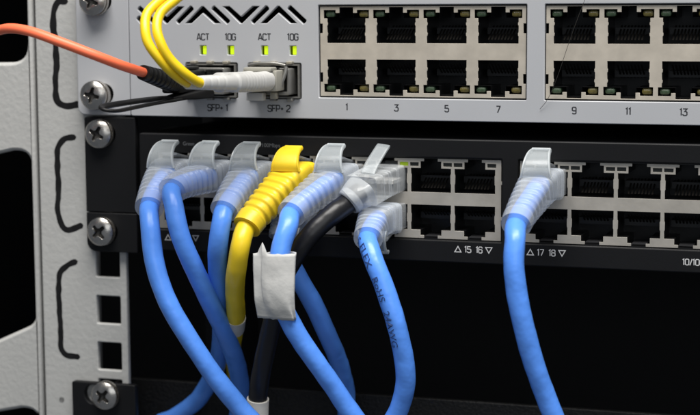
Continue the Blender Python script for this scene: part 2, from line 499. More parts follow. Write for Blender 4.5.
hz = [c + 44.45 * k for k in range(-3, 4) for c in (-21.6, -37.5, -53.4)]
rail_holes = [rect(-89.9, -81.1, c - 4.75, c + 4.75, 0.5, 3) for c in hz if -155 < c < 138]
rail = plate('mounting_rail', [rect(-110.1, -78.7, -160, 145, 0.5)] + rail_holes, 0, 2.2, 'powder', rack, 0.35)
box('rail_return', -110.0, -108.2, 2.3, 40, -160, 145, 'powder', rack)
box('inner_post', -76, -64, 60, 85, -160, 145, 'dark_steel', rack, 1)

def marker(pts, w, m='marker', nm='marker_bracket'):
    P = spline([(x, 0, z) for x, _, z in pts], 0.5)
    n = len(P)
    P2 = [(p.x + 0.32 * noise.noise(Vector((i * .11, w * 3, 1))), p.z + .2 * noise.noise(Vector((i * .12, w, 5)))) for i, p in enumerate(P)]
    def wf(t):
        e = min(t * n * .5, (1 - t) * n * .5) / (w * .5)
        cap = math.sqrt(max(0.03, 1 - (1 - min(e, 1)) ** 2))
        return w * cap * (1 + .28 * noise.noise(Vector((t * 17, w * 2, 0))))
    V, Fc = ribbon_vf(P2, wf, -0.03)
    return put(nm, V, Fc, m, rail)
marker(PATHS['m1'], 2.3)
marker(PATHS['m2'], 2.1)
marker(PATHS['m3'], 2.0)
marker(PATHS['m4'], 1.9, 'marker_thin', 'marker_smudge')

# ------------------------------------------------------------------ ports (shared meshes)
def port_mesh(nm, hw, z0, z1, nw, nz, dep, pins_top):
    """open-fronted black socket with a latch slot and a comb of contacts"""
    prof = [(-hw, z0), (hw, z0), (hw, z1), (nw, z1), (nw, nz), (-nw, nz), (-nw, z1), (-hw, z1)]
    if nz < z1 and nz < z0:
        prof = [(-hw, z1), (hw, z1), (hw, z0), (nw, z0), (nw, nz), (-nw, nz), (-nw, z0), (-hw, z0)]
    n = len(prof)
    V = [(x, 0, z) for x, z in prof] + [(x, dep, z) for x, z in prof]
    Fc = [[i, (i + 1) % n, (i + 1) % n + n, i + n] for i in range(n)] + [[n + i for i in range(n)]]
    fm = [0] * len(Fc)
    zc = z1 - 1.2 if pins_top else z0 + 1.2
    zd = z0 + 2.5 if pins_top else z1 - 2.5
    for k in range(8):
        x = (k - 3.5) * 1.02
        for (a, b) in ((zc, zd),):
            m0 = len(V)
            V += [(x - .25, 2.0, a), (x + .25, 2.0, a), (x + .25, 9.5, b), (x - .25, 9.5, b)]
            Fc.append([m0, m0 + 1, m0 + 2, m0 + 3]); fm.append(1)
    s = -1 if pins_top else 1
    b = box_vf(-hw * .82, hw * .82, dep * .55, dep * .99, (z0 + z1) / 2 - 1.2, (z0 + z1) / 2 + .8)
    m0 = len(V); V += b[0]; Fc += [[i + m0 for i in q] for q in b[1]]; fm += [0] * len(b[1])
    return mesh(nm, V, Fc, ['cavity', 'gold'], fm=fm)

# ------------------------------------------------------------------ white switch (upper)
ws = thing('network_switch', (0, 0, 28.2), 'light grey network switch with chevron vents and green lights, upper of the two', 'network switch')
YF = -3.0
UA = [-0.2 + 16.2 * k for k in range(4)]
UB = [71.8 + 16.25 * k for k in range(4)]
UZ0, UZ1, UZM = 35.0, 64.0, 49.55
vent = []
def vstroke(x0, z0, x1, z1, w=1.6):
    d = Vector((x1 - x0, z1 - z0)); l = d.length; d /= l
    nrm = Vector((-d.y, d.x)) * w / 2
    a, b = Vector((x0, z0)), Vector((x1, z1))
    e = 0.25
    return [tuple(a + nrm), tuple(a - d * e + nrm * .4), tuple(a - d * e - nrm * .4), tuple(a - nrm),
            tuple(b - nrm), tuple(b + d * e - nrm * .4), tuple(b + d * e + nrm * .4), tuple(b + nrm)]
def vchevron(x, zt, zb, half, w=1.6, upside=False):
    k = w * 0.72
    if upside:      # apex at the top
        return [(x - half - k, zb), (x - half + k, zb), (x, zt - 2.1), (x + half - k, zb), (x + half + k, zb), (x + .35, zt), (x - .35, zt)]
    return [(x - half - k, zt), (x - .35, zb), (x + .35, zb), (x + half + k, zt), (x + half - k, zt), (x, zb + 2.1), (x - half + k, zt)]
zt, zb = 63.7, 58.3
for k in range(3):
    o = 25.9 * k
    if k:
        vent.append(vchevron(-61.1 + o - 25.9, zt, zb, 5.1))
        vent.append(vstroke(-57.2 + o - 25.9, zb + .4, -52.1 + o - 25.9, zt - .4))
        vent.append(vchevron(-48.4 + o - 25.9, zt, zb, 5.1, upside=True))
    vent.append(vstroke(-70.7 + o, zt - .4, -65.5 + o, zb + .4))
vent.append(vstroke(-71.1, 60.2, -69.6, 58.7))
SFP = [(-54.6, -36.6), (-33.0, -15.0)]
LEDX = [-48.4, -38.9, -27.3, -17.7]
holes = vent + [rect(a, b, 34.4, 45.8, .5, 3) for a, b in SFP]
holes += [rect(x - 1.15, x + 1.15, 48.3, 51.2, .25, 3) for x in LEDX]
holes += [rect(UA[0] - 9.0, UA[3] + 9.0, UZ0, UZ1, .3, 2), rect(UB[0] - 8.9, UB[3] + 8.9, UZ0, UZ1, .3, 2)]
face = plate('front_panel', [rect(-74.35, 230, 28.24, 71.7, .8, 4)] + holes, YF, YF + 1.6, 'white', ws, 0.22)
def slot(cx, cz, w, h):
    return rect(cx - w / 2, cx + w / 2, cz - h / 2, cz + h / 2, h * .49, 6)
plate('mounting_ear', [rect(-93.6, -74.6, 28.28, 71.7, (2.6, .3, .3, 2.6), 5), slot(-85.2, 35.2, 9.0, 6.6), slot(-85.2, 65.6, 9.0, 6.6)], -2.85, -0.02, 'white', ws, 0.3)
ch = [box_vf(-72, 228, 1, 190, 28.6, 29.6), box_vf(-72, 228, 1, 190, 70.4, 71.4), box_vf(-72, -71, 1, 190, 29.6, 70.4),
      box_vf(227, 228, 1, 190, 29.6, 70.4), box_vf(-72, 228, 190, 191, 28.6, 71.4)]
V, Fc = join(*ch)
put('chassis', V, Fc, 'dark_steel', ws)

def up_outline(cx, s):
    """port window of the upper switch; s=+1 latch slot up, -1 down"""
    zin = UZM + s * 2.55
    pts = [(-6.3, 0), (6.3, 0), (6.3, 2.2), (6.1, 2.4), (6.1, 3.2), (6.3, 3.4), (6.3, 5.4), (6.1, 5.6), (6.1, 6.3), (6.3, 6.5), (6.3, 7.7),
           (7.4, 7.7), (7.4, 10.3), (3.5, 10.3), (3.5, 9.4), (2.25, 9.4), (2.25, 11.2)]
    pts = pts + [(-x, z) for x, z in reversed(pts[2:])]
    return [(cx + x, zin + s * z) for x, z in (pts if s > 0 else reversed(pts))]
PM_up = port_mesh('port', 6.4, 2.5, 10.4, 2.4, 13.4, 14, False)
PM_dn = port_mesh('port', 6.4, -10.4, -2.5, 2.4, -13.4, 14, True)
lens_V, lens_F = box_vf(-1.6, 1.6, 0.0, 5.5, -1.0, 1.0, .75)
LENS = {k: mesh('indicator_lens', lens_V, lens_F, k) for k in ('led_off_g', 'led_off_y')}
def upper_block(cols):
    x0, x1 = cols[0] - 8.6, cols[-1] + 8.6
    rim = [(x0, UZ0 + .5), (x1, UZ0 + .5), (x1, 39.9), (x1 - .8, 39.9), (x1 - .8, 42.9), (x1, 42.9), (x1, 55.2), (x1 - .8, 55.2), (x1 - .8, 58.2), (x1, 58.2),
           (x1, UZ1 - .5), (x0, UZ1 - .5), (x0, 58.2), (x0 + .8, 58.2), (x0 + .8, 55.2), (x0, 55.2), (x0, 42.9), (x0 + .8, 42.9), (x0 + .8, 39.9), (x0, 39.9)]
    b = plate('port_block', [rim] + [up_outline(c, s) for c in cols for s in (1, -1)], YF + .75, YF + 1.15, 'nickel_dull', ws, 0.05)
    # black housing walls round the block
    hs = [box_vf(x0 - .3, x1 + .3, YF + 1.2, 13, UZ1 - .4, UZ1), box_vf(x0 - .3, x1 + .3, YF + 1.2, 13, UZ0, UZ0 + .4),
          box_vf(x0 - .35, x0, YF + 1.2, 13, UZ0 + .4, UZ1 - .4), box_vf(x1, x1 + .35, YF + 1.2, 13, UZ0 + .4, UZ1 - .4),
          box_vf(x0, x1, 13.5, 14, UZ0, UZ1)]
    V, Fc = join(*hs)
    put('housing', V, Fc, 'cavity', b)
    for c in cols:
        add('port', PM_up, b, (c, YF + 1.2, UZM))
        add('port', PM_dn, b, (c, YF + 1.2, UZM))
        for s in (1, -1):
            add('indicator_lens', LENS['led_off_g'], b, (c - 5.5, YF + 1.35, UZM + s * 11.55))
            add('indicator_lens', LENS['led_off_y'], b, (c + 5.5, YF + 1.35, UZM + s * 11.55))
upper_block(UA)
upper_block(UB)
V, Fc = box_vf(-.48, 1.10, -.2, 5, -1.35, 1.35, .2)
STL = mesh('status_light', V, Fc, 'led_green')
for x in LEDX:
    add('status_light', STL, ws, (x + .12, YF + .75, 49.75))
V, Fc = join(box_vf(-2.3, -1.2, 1.7, 7, -2.3, 2.3), box_vf(1.2, 2.3, 1.7, 7, -2.3, 2.3), box_vf(-1.2, 1.2, 1.7, 7, 1.5, 2.3), box_vf(-1.2, 1.2, 1.7, 7, -2.3, -1.5), box_vf(-2.3, 2.3, 7, 7.5, -2.3, 2.3))
WELL = mesh('light_well', V, Fc, 'cavity')
for x in LEDX:
    add('light_well', WELL, ws, (x, YF, 49.75))
yp = YF - 0.02
for x, s in zip(LEDX, ('ACT', '10G', 'ACT', '10G')):
    stroke_text(s, x, 54.0, 1.95, yp, 'print', ws)
stroke_text('SFP+ 1', -43.6, 31.3, 2.0, yp, 'print', ws)
stroke_text('SFP+ 2', -22.6, 31.35, 2.0, yp, 'print', ws)
for x, s in zip(UA + UB[:3], ('1', '3', '5', '7', '9', '11', '13')):
    stroke_text(s, x + .3, 32.1, 1.95, yp, 'print', ws)

# cages for the optical modules, with spring fingers
for ci, (a, b) in enumerate(SFP):
    cv = [box_vf(a + .35, b - .35, -4.1, 40, 45.0, 45.45), box_vf(a + .35, b - .35, -4.1, 40, 34.75, 35.2),
          box_vf(a + .35, a + .8, -4.1, 40, 35.2, 45.0), box_vf(b - .8, b - .35, -4.1, 40, 35.2, 45.0)]
    V, Fc = join(*cv)
    cg = put('module_cage', V, Fc, 'cage', ws)
    for k in range(3):
        x = a + 3.4 + k * 5.6
        for zz, sg in ((45.5, 1), (34.7, -1)):
            if sg < 0 and ci == 1 and k == 0:
                continue
            V, Fc = box_vf(x - 1.0, x + 1.0, -5.2, -2.2, min(zz, zz + sg * .9), max(zz, zz + sg * .9), .25)
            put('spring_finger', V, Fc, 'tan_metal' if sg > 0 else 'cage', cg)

# ------------------------------------------------------------------ optical modules in the cages
def module(xc, label):
    t = thing('optical_module', (xc, -4, 36), label, 'transceiver', 'optical modules in the cages')
    fr = plate('body', [rect(xc - 6.8, xc + 6.8, 35.9, 44.3, .6, 3), rect(xc - 6.2, xc - .3, 37.0, 43.6, .3, 2), rect(xc + .3, xc + 6.2, 37.0, 43.6, .3, 2)], -9.0, -3.2, 'cage', t, .15)
    box('shell', xc - 6.7, xc + 6.7, -3.1, 35, 36.0, 44.2, 'cage', t)
    return t
mo1 = module(-45.6, 'dark metal optical module holding the black connector in the left cage')
mo2 = module(-23.9, 'grey metal optical module holding the white connector in the right cage')
# bail lever and latch block on the right-hand module
tube('bail_lever', [(-17.6, -9.7, 44.9), (-17.8, -10.1, 43.0), (-18.9, -10.6, 39.6), (-19.4, -10.4, 37.6)], .62, 'cage', mo2, 10, .6)
tube('bail_lever', [(-30.3, -9.7, 45.3), (-26, -10.2, 45.9), (-21, -10.2, 45.9), (-17.9, -9.7, 45.3)], .5, 'cage', mo2, 10, .6)
box('latch_block', -30.2, -24.6, -12.2, -9.2, 34.3, 36.8, 'white_plastic', mo2, .3)
box('latch_hook', -22.6, -20.4, -11.2, -9.2, 34.8, 37.0, 'tan_metal', mo2, .25)
box('upper_rib', -30.5, -20.0, -9.9, -9.1, 43.8, 44.6, 'cavity', mo2)
# long black pull loop of the left-hand module
loop = []
LP = PATHS['strap']
zz = lambda y: 35.4 + 0.5 * math.sin((-14 - y) / 56 * math.pi)
def strap_pt(off, y):
    t = (-14 - y) / 56
    xc = -47.6 - 3.2 * t ** 1.5
    return Vector((xc + off, y, zz(y) - (off + 3) * 0.24 * t))
A = [strap_pt(2.6 * min(1, .25 + (-14 - y) / 26), y) for y in range(-14, -65, -3)]
B = [strap_pt(-2.6 * min(1, .25 + (-14 - y) / 26), y) for y in range(-14, -65, -3)]
end = [strap_pt(2.3, -67.5), strap_pt(1.2, -69.6), strap_pt(0, -70.3), strap_pt(-1.2, -69.6), strap_pt(-2.3, -67.5)]
P = spline(A + end + B[::-1], .8)
V, Fc = loft_vf(P, lambda i, t: (1.0, .55, 3), 12)
lp = autosmooth(put('pull_loop', V, Fc, 'black_plastic', mo1), 60)
V, Fc = loft_vf(spline([(-46.9, -9.2, 36.6), (-47.3, -15, 36.2), (-47.5, -24, 36.0), (-47.7, -33, 35.9)], 1), lambda i, t: (4.8 * (1 - t) + 2.0 * t, 1.9 * (1 - t) + .5 * t, 5), 20)
autosmooth(put('pull_tongue', V, Fc, 'black_plastic', mo1), 50)

# ------------------------------------------------------------------ optical cables
oc = thing('optical_cable', (-45.6, -30, 40), 'orange fibre optic cable with black ribbed boot in the left cage', 'cable')
box('connector', -51.6, -45.3, -29, -7, 37.2, 43.8, 'black_plastic', oc, .7)
box('connector_latch', -50.2, -46.8, -26, -10, 43.9, 45.0, 'black_plastic', oc, .4)
OB = [(-48.2, -27, 40.6)] + PATHS['oboot'][3:]
P = spline(OB, .35)
def obs(i, t):
    r = 3.5 * (1 - t) + 2.25 * t
    if .12 < t < .93 and (t * 11) % 1 < .25:
        r -= .45
    return (r, r, 2.2)
V, Fc = loft_vf(P, obs, 24)
autosmooth(put('boot', V, Fc, 'black_plastic', oc), 60)
tube('jacket', PATHS['oboot'][3:5] + PATHS['orange'] + [(-135, -52, 30), (-160, -50, 0)], 1.45, 'orange', oc, 20, 1.0)
q = P[int(len(P) * .80)]
box('boot_slit', q.x - .7, q.x + .9, q.y - 2.6, q.y - 1.9, q.z - 1.3, q.z + 1.3, 'orange', oc, .15)

yc = thing('optical_cable', (-24, -20, 41), 'thin yellow twin fibre cable with white boots in the right cage', 'cable')
box('connector', -30.2, -18.6, -15.5, -8.5, 37.4, 43.9, 'beige', yc, .5)
box('connector_clip', -29.0, -19.8, -17.5, -12, 43.6, 44.9, 'beige', yc, .4)
for xs, key in ((-26.9, 'f1'), (-21.9, 'f2')):
    e = Vector(PATHS[key][0])
    P = spline([(xs, -16, 40.7), (xs - .1, -24, 40.8), ((xs + e.x) / 2 + .4, -40, 41.3), e], .4)
    def wbs(i, t, key=key):
        r = 2.95 - .2 * t if t < .56 else (2.3 - (t - .56) / .44 * .55)
        if .16 < t < .5 and (t * 22) % 1 < .3:
            r -= .10
        if t > .66 and (t * 11) % 1 < .2:
            r -= .14
        return (r, r * 1.05, 2.3)
    V, Fc = loft_vf(P, wbs, 28)
    autosmooth(put('boot', V, Fc, 'white_plastic', yc), 60)
    d = (Vector(PATHS[key][0]) - P[-8]).normalized()
    tube('jacket', [P[-8]] + PATHS[key] + [(PATHS[key][-1][0] + 9, -50, 78), (PATHS[key][-1][0] + 28, -46, 92)], 1.42, 'fibre_yellow', yc, 20, 1.0)

# ------------------------------------------------------------------ black switch (lower)
bs = thing('network_switch', (0, 0, -15.8), 'black network switch full of blue patch cables, lower of the two', 'network switch')
YB = -4.0
LA = [41.45 - 14 * (8 - k) for k in range(1, 9)]
LB = [63.95 + 14 * k for k in range(4)]
plate('bezel', [rect(-71.1, 230, -15.7, 22.75, .8, 4), rect(LA[0] - 8.7, LA[-1] + 8.7, -8.75, 16.85, .3, 2), rect(LB[0] - 8.7, LB[-1] + 8.7, -8.75, 16.85, .3, 2)],
      YB, YB + 2.2, 'black_paint', bs, .45)
plate('mounting_ear', [rect(-91.6, -73.2, -4.0, 27.6, (.2, .2, .4, .8), 4), slot(-85.1, 22.0, 9.4, 6.8)], -2.6, -0.02, 'black_paint', bs, .25)
plate('ear_foot', [rect(-91.6, -73.2, -17.3, -4.25, (3.2, .4, .2, .2), 5), slot(-85.1, -10.6, 9.4, 6.8)], -2.6, -0.02, 'black_paint', bs, .25)
ch = [box_vf(-70.5, 228, -1.7, 190, -15.2, -14.4), box_vf(-70.5, 228, -1.7, 190, 21.5, 22.3), box_vf(-70.5, -69.7, -1.7, 190, -14.4, 21.5),
      box_vf(227, 228, -1.7, 190, -14.4, 21.5), box_vf(-70.5, 228, 190, 191, -15.2, 22.3), box_vf(-73.1, -70.6, 0.5, 30, -15.2, 22.3)]
V, Fc = join(*ch)
put('chassis', V, Fc, 'dark_steel', bs)
ZT, ZB = 16.5, -8.45
def lower_rim(cols):
    x0, x1 = cols[0] - 8.3, cols[-1] + 8.3
    top, bot = [], []
    h = 6.42
    for c in cols:
        top += [(c - 2.2, ZT), (c - 2.2, ZT - .85), (c - 3.3, ZT - .85), (c - 3.3, 13.5), (c - h, 13.5), (c - h, 11.9), (c - h + .18, 11.5), (c - h + .18, 8.9), (c - h, 8.5), (c - h, 6.0),
                (c + h, 6.0), (c + h, 8.5), (c + h - .18, 8.9), (c + h - .18, 11.5), (c + h, 11.9), (c + h, 13.5), (c + 3.3, 13.5), (c + 3.3, ZT - .85), (c + 2.2, ZT - .85), (c + 2.2, ZT)]
        bot += [(c - 2.2, ZB), (c - 2.2, ZB + .9), (c - 3.4, ZB + .9), (c - 3.4, -5.85), (c - h, -5.85), (c - h, -3.6), (c - h + .18, -3.2), (c - h + .18, -.9), (c - h, -.5), (c - h, 2.05),
                (c + h, 2.05), (c + h, -.5), (c + h - .18, -.9), (c + h - .18, -3.2), (c + h, -3.6), (c + h, -5.85), (c + 3.4, -5.85), (c + 3.4, ZB + .9), (c + 2.2, ZB + .9), (c + 2.2, ZB)]
    return [(x0, ZT)] + top + [(x1, ZT), (x1, ZB)] + bot[::-1] + [(x0, ZB)]
PL_up = port_mesh('port', 6.5, 5.9, 13.6, 3.2, 16.4, 13, False)
PL_dn = port_mesh('port', 6.5, -5.9, 2.1, 3.3, -8.35, 13, True)
wv = box_vf(-1.45, 1.45, 0, 3, -.65, .65, .1)
WIN = {k: mesh('indicator_window', wv[0], wv[1], k) for k in ('led_dark', 'led_lit')}
tv = box_vf(-2.2, 2.2, 0, 9, -.15, .15)
TONGUE = mesh('shield_tongue', tv[0], tv[1], 'dark_steel')
def lower_block(cols, lit):
    wins = []
    for c in cols:
        for s in (-1, 1):
            a, b = sorted((c + s * 3.95, c + s * 6.7))
            wins.append(rect(a, b, 14.1, 15.3))
    b = plate('port_block', [lower_rim(cols)] + wins, YB + .9, YB + 1.3, 'nickel', bs, .05)
    x0, x1 = cols[0] - 8.3, cols[-1] + 8.3
    hs = [box_vf(x0 - .3, x1 + .3, YB + 1.4, 11, ZT - .05, ZT + .25), box_vf(x0 - .3, x1 + .3, YB + 1.4, 11, ZB - .25, ZB + .05),
          box_vf(x0 - .35, x0 - .05, YB + 1.4, 11, ZB + .05, ZT - .05), box_vf(x1 + .05, x1 + .35, YB + 1.4, 11, ZB + .05, ZT - .05), box_vf(x0, x1, 11, 11.5, ZB, ZT)]
    V, Fc = join(*hs)
    put('housing', V, Fc, 'cavity', b)
    for zc in (9.5, -1.5):
        V, Fc = box_vf(x1 + .02, x1 + .35, YB + .6, YB + 1.2, zc - .5, zc + .5)
        put('grounding_tab', V, Fc, 'nickel', b)
    for i, c in enumerate(cols):
        add('port', PL_up, b, (c, YB + 1.35, 0))
        add('port', PL_dn, b, (c, YB + 1.35, 0))
        add('shield_tongue', TONGUE, b, (c, YB + 2.2, -7.9))
        for s in (-1, 1):
            add('indicator_window', WIN['led_lit' if lit == (i, s) else 'led_dark'], b, (c + s * 5.33, YB + 1.15 if lit == (i, s) else YB + 1.4, 14.7))
lower_block(LA, (5, 1))
lower_block(LB, None)
yp = YB - 0.02
def tri(x, z, w, s, m='print_white'):
    h = w * .86
    pts = [(x - w / 2, z - s * h / 2), (x + w / 2, z - s * h / 2), (x, z + s * h / 2)]
    V, Fc = ribbon_vf(pts, .28, yp, closed=True)
    put('arrow_mark', V, Fc, m, bs)
for cx, a, b in ((41.3, '15', '16'), (64.1, '17', '18')):
    tri(cx - 4.9, -11.35, 2.0, 1); tri(cx + 4.9, -11.35, 2.0, -1)
    stroke_text(a, cx - 1.75, -11.35, 1.85, yp, 'print_white', bs, .15)
    stroke_text(b, cx + 1.85, -11.35, 1.85, yp, 'print_white', bs, .15)
tri(LA[0] - 4.9, -11.35, 2.0, 1); tri(LA[0] + 4.9, -11.35, 2.0, -1)
stroke_text('1', LA[0] - 1.75, -11.35, 1.85, yp, 'print_white', bs, .15)
stroke_text('2', LA[0] + 1.85, -11.35, 1.85, yp, 'print_white', bs, .15)
stroke_text('10/100', 108.4, -12.4, 1.75, yp, 'print_white', bs, .15)
font_text('Green', -55.6, 19.0, 1.75, yp, 'print_dim', bs, 'LEFT', .9)
font_text('10/100Mbps', -30.6, 19.05, 1.75, yp, 'print_dim', bs, 'LEFT', 1.0)

# ------------------------------------------------------------------ black panel at the bottom
bp = thing('rack_panel', (0, 0, -110), 'gritty black blank panel along the bottom edge with one bright screw', 'panel')
plate('mounting_ear', [rect(-98.6, -75.2, -110, -62.2, .6, 3), slot(-87.5, -66.2, 13, 6.8)], -2.6, -.02, 'black_paint', bp, .25)
plate('front_plate', [rect(-100.0, 230, -114, -65.2, .8, 3)], 20.0, 22.2, 'grit', bp, .5)
box('side_return', -77.4, -75.4, -0.0, 19.9, -110, -76, 'black_paint', bp, .3)
# ------------------------------------------------------------------ screws
def screw_mesh(R=4.65, H=2.7):
    V, Fc, fm = [], [], []
    nr, na = 34, 96
    rings, deep = [], {}
    for i in range(nr + 1):
        r = R * (i / nr) ** .92
        ring = []
        for k in range(na):
            a = 2 * math.pi * k / na
            u, v = r * math.cos(a), r * math.sin(a)
            y = -H * (1 - (r / R) ** 3.0 * .5)
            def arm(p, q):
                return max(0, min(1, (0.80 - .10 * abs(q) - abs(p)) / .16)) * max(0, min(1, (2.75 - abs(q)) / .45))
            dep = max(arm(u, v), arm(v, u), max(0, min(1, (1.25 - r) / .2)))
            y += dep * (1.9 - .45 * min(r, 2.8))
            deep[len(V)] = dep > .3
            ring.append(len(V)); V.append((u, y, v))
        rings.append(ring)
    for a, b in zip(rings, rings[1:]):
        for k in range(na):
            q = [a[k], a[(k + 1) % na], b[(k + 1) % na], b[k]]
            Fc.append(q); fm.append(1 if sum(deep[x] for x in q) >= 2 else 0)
    prev = rings[-1]
    for (rr, y) in ((R * 1.0, -.85), (R * .99, -.45), (R * .80, -.2), (R * .80, 0.1), (R * 1.02, .12), (R * 1.04, .3), (R * 1.04, 1.1), (R * .6, 1.3)):
        ring = []
        for k in range(na):
            a = 2 * math.pi * k / na
            ring.append(len(V)); V.append((rr * math.cos(a), y, rr * math.sin(a)))
        for k in range(na):
            Fc.append([prev[k], prev[(k + 1) % na], ring[(k + 1) % na], ring[k]])
        prev = ring
    shaft = []
    for j, y in enumerate((1.3, 14)):
        ring = []
        for k in range(na):
            a = 2 * math.pi * k / na
            ring.append(len(V)); V.append((2.6 * math.cos(a), y, 2.6 * math.sin(a)))
        for k in range(na):
            Fc.append([prev[k], prev[(k + 1) % na], ring[(k + 1) % na], ring[k]])
        prev = ring
    return mesh('head', V, Fc, ['steel', 'recess_shade'], fm=fm + [0] * (len(Fc) - len(fm)))
SM = screw_mesh()
SL = [('cross head steel screw cut off by the top edge in the light grey ear', -5.6, 65.6, 20),
      ('cross head steel screw in light grey ear beside the black pull loop', -6.6, 35.0, 12),
      ('upper cross head steel screw in the black ear', -3.8, 22.2, 28),
      ('lower cross head steel screw in the black ear', -3.9, -10.3, 48),
      ('cross head steel screw in the black bottom panel', -3.8, -65.9, 40)]
for label, y, z, rot in SL:
    t = thing('screw', (-85.5, y, z), label, 'screw', 'rack screws')
    h = add('head', SM, t, (-85.5, y, z))
    h.rotation_euler = (0, math.radians(rot), 0)
    autosmooth(h, 40)
    if y < -5:
        V, Fc = loft_vf([Vector((-85.5, yy, z)) for yy in (y + 1.2, y + 1.6, y + 2.0, -2.9)], lambda i, t: (4.2, 4.2, 2) if i % 2 else (4.4, 4.4, 2), 40)
        autosmooth(put('collar', V, Fc, 'steel', t), 40)

# ------------------------------------------------------------------ patch cables
def split_at(P, q):
    q = Vector(q)
    return min(range(len(P)), key=lambda i: (P[i] - q).length)

def patch_cable(xc, zc, end, pts, sgn, label, jm='blue', bm='boot', hm='hood', group=None, hoodk=.97):
    t = thing('patch_cable', (xc, -8, zc), label, 'cable', group)
    pl = box('plug', xc - 5.85, xc + 5.85, -11.5, 6, zc - 4.0, zc + 4.0, 'clear', t, .5)
    V, Fc = loft_vf(spline([(xc, 2, zc + sgn * 4.3), (xc, -4.5, zc + sgn * 5.0), (xc, -12.5, zc + sgn * 6.6)], 1), lambda i, t: (2.6, .45, 6), 16)
    autosmooth(put('latch', V, Fc, 'clear', pl), 50)
    cv = box_vf(xc - 4.4, xc + 4.4, -10.5, 5, zc - 1.6, zc + .9, .3)
    put('wire_bundle', cv[0], cv[1], 'cavity', pl)
    a, b = Vector(pts[-2]), Vector(pts[-1])
    pts = pts + [b + (b - a).normalized() * 14 + Vector((0, -2, -16)), b + (b - a).normalized() * 22 + Vector((0, -3, -48))]
    C = spline([(xc, -9.5, zc), (xc, -15.5, zc - .2), end] + pts, .3)
    k = split_at(C, end)
    B = C[:k + 1]
    nrib = 11.0
    def bsec(i, t):
        e = 2.1 + 4.5 * (1 - t) ** 1.6
        w = 6.35 + (4.35 - 6.35) * t ** .85
        h = 4.7 + (4.35 - 4.7) * t
        if t < .10:
            w += .25; h += .2
        elif .22 < t < .90:
            g = (t * nrib) % 1.0
            d = .5 if g < .42 else (0 if .52 < g < .90 else .25)
            w -= d; h -= d
        elif t >= .90:
            w += .05; h += .05
        return w, h, e
    V, Fc = loft_vf(B, bsec, 40)
    bo = autosmooth(put('boot', V, Fc, bm, t), 60)
    hp = [(xc, -19.6, zc + sgn * 2.8), (xc, -19.9, zc + sgn * 4.6), (xc, -19.4, zc + sgn * 6.6 * hoodk), (xc, -18.0, zc + sgn * 8.5 * hoodk), (xc, -15.9, zc + sgn * 9.8 * hoodk),
          (xc, -13.6, zc + sgn * 10.4 * hoodk), (xc, -12.3, zc + sgn * 10.5 * hoodk), (xc, -11.8, zc + sgn * 10.8 * hoodk)]
    HP = spline(hp, .4)
    hw = lambda t: 4.7 - 1.9 * t ** .8
    V, Fc = loft_vf(HP, lambda i, t: (hw(t), .45, 7), 24)
    N = len(HP)
    rims = [loft_vf([p + Vector((s * hw(i / (N - 1)) * .97, 0, 0)) for i, p in enumerate(HP)], lambda i, t: (.32, .62, 3), 10) for s in (-1, 1)]
    tip = loft_vf([HP[-1] + Vector((x, 0, sgn * .15)) for x in (-2.7, -1, 1, 2.7)], lambda i, t: (.42, .42, 3), 10, Vector((0, 1, 0)))
    nf = len(Fc)
    V, Fc = join((V, Fc), rims[0], rims[1], tip)
    autosmooth(put('hood', V, Fc, [hm, 'hood_rim' if hm == 'hood' else hm], bo, fm=[0] * nf + [1] * (len(Fc) - nf)), 50)
    J = C[split_at(C, (xc, -14, zc))::3]
    V, Fc = loft_vf(J, lambda i, t: (3.0, 3.0, 2), 24)
    V = [v + Vector(noise.noise_vector(v * 0.10)) * .18 + Vector(noise.noise_vector(v * 0.27)) * .10 for v in V]
    autosmooth(put('jacket', V, Fc, jm, t), 60)
    return t, C

Z1, Z2 = 10.4, -1.6
BE = PATHS['boot_end']
G1 = 'blue patch cables in the black switch'
patch_cable(LA[0], Z1, BE[0], PATHS['A'], 1, 'leftmost blue patch cable, in the first port of the black switch', group=G1)
patch_cable(LA[1], Z1, BE[1], PATHS['B'], 1, 'second blue patch cable from the left, its clear boot bent sharply left', group=G1)
patch_cable(LA[2], Z1, BE[2], PATHS['C'], 1, 'blue patch cable whose plug sits directly left of the yellow one', group=G1)
yd, CD = patch_cable(LA[3], Z1, BE[3], PATHS['D'], 1, 'yellow patch cable with opaque ribbed yellow boot', 'yellow', 'yellow_boot', 'yellow_boot', hoodk=.88)
ce, CE = patch_cable(LA[4], Z1, BE[4], PATHS['E'], 1, 'blue patch cable with a white paper flag wrapped round it', group=G1)
cg_, CG = patch_cable(LA[5], Z2, BE[6], PATHS['G'], -1, 'blue patch cable with dark lettering, plugged in below the black one', group=G1)
patch_cable(LA[3], Z2, BE[7], PATHS['H'], -1, 'blue patch cable half hidden behind the white paper flag', group=G1)
patch_cable(LB[0], Z1, BE[8], PATHS['I'], 1, 'blue patch cable hanging alone at the right', group=G1)

# label wrap on the yellow cable
i0 = min(range(len(CD)), key=lambda i: abs(CD[i].z + 33.6) + (99 if CD[i].y < -34 else 0)); i1 = i0 + 26
V, Fc = loft_vf(CD[i0:i1], lambda i, t: (3.18, 3.18, 2), 24)
autosmooth(put('wrap_label', V, Fc, 'cream', yd), 60)

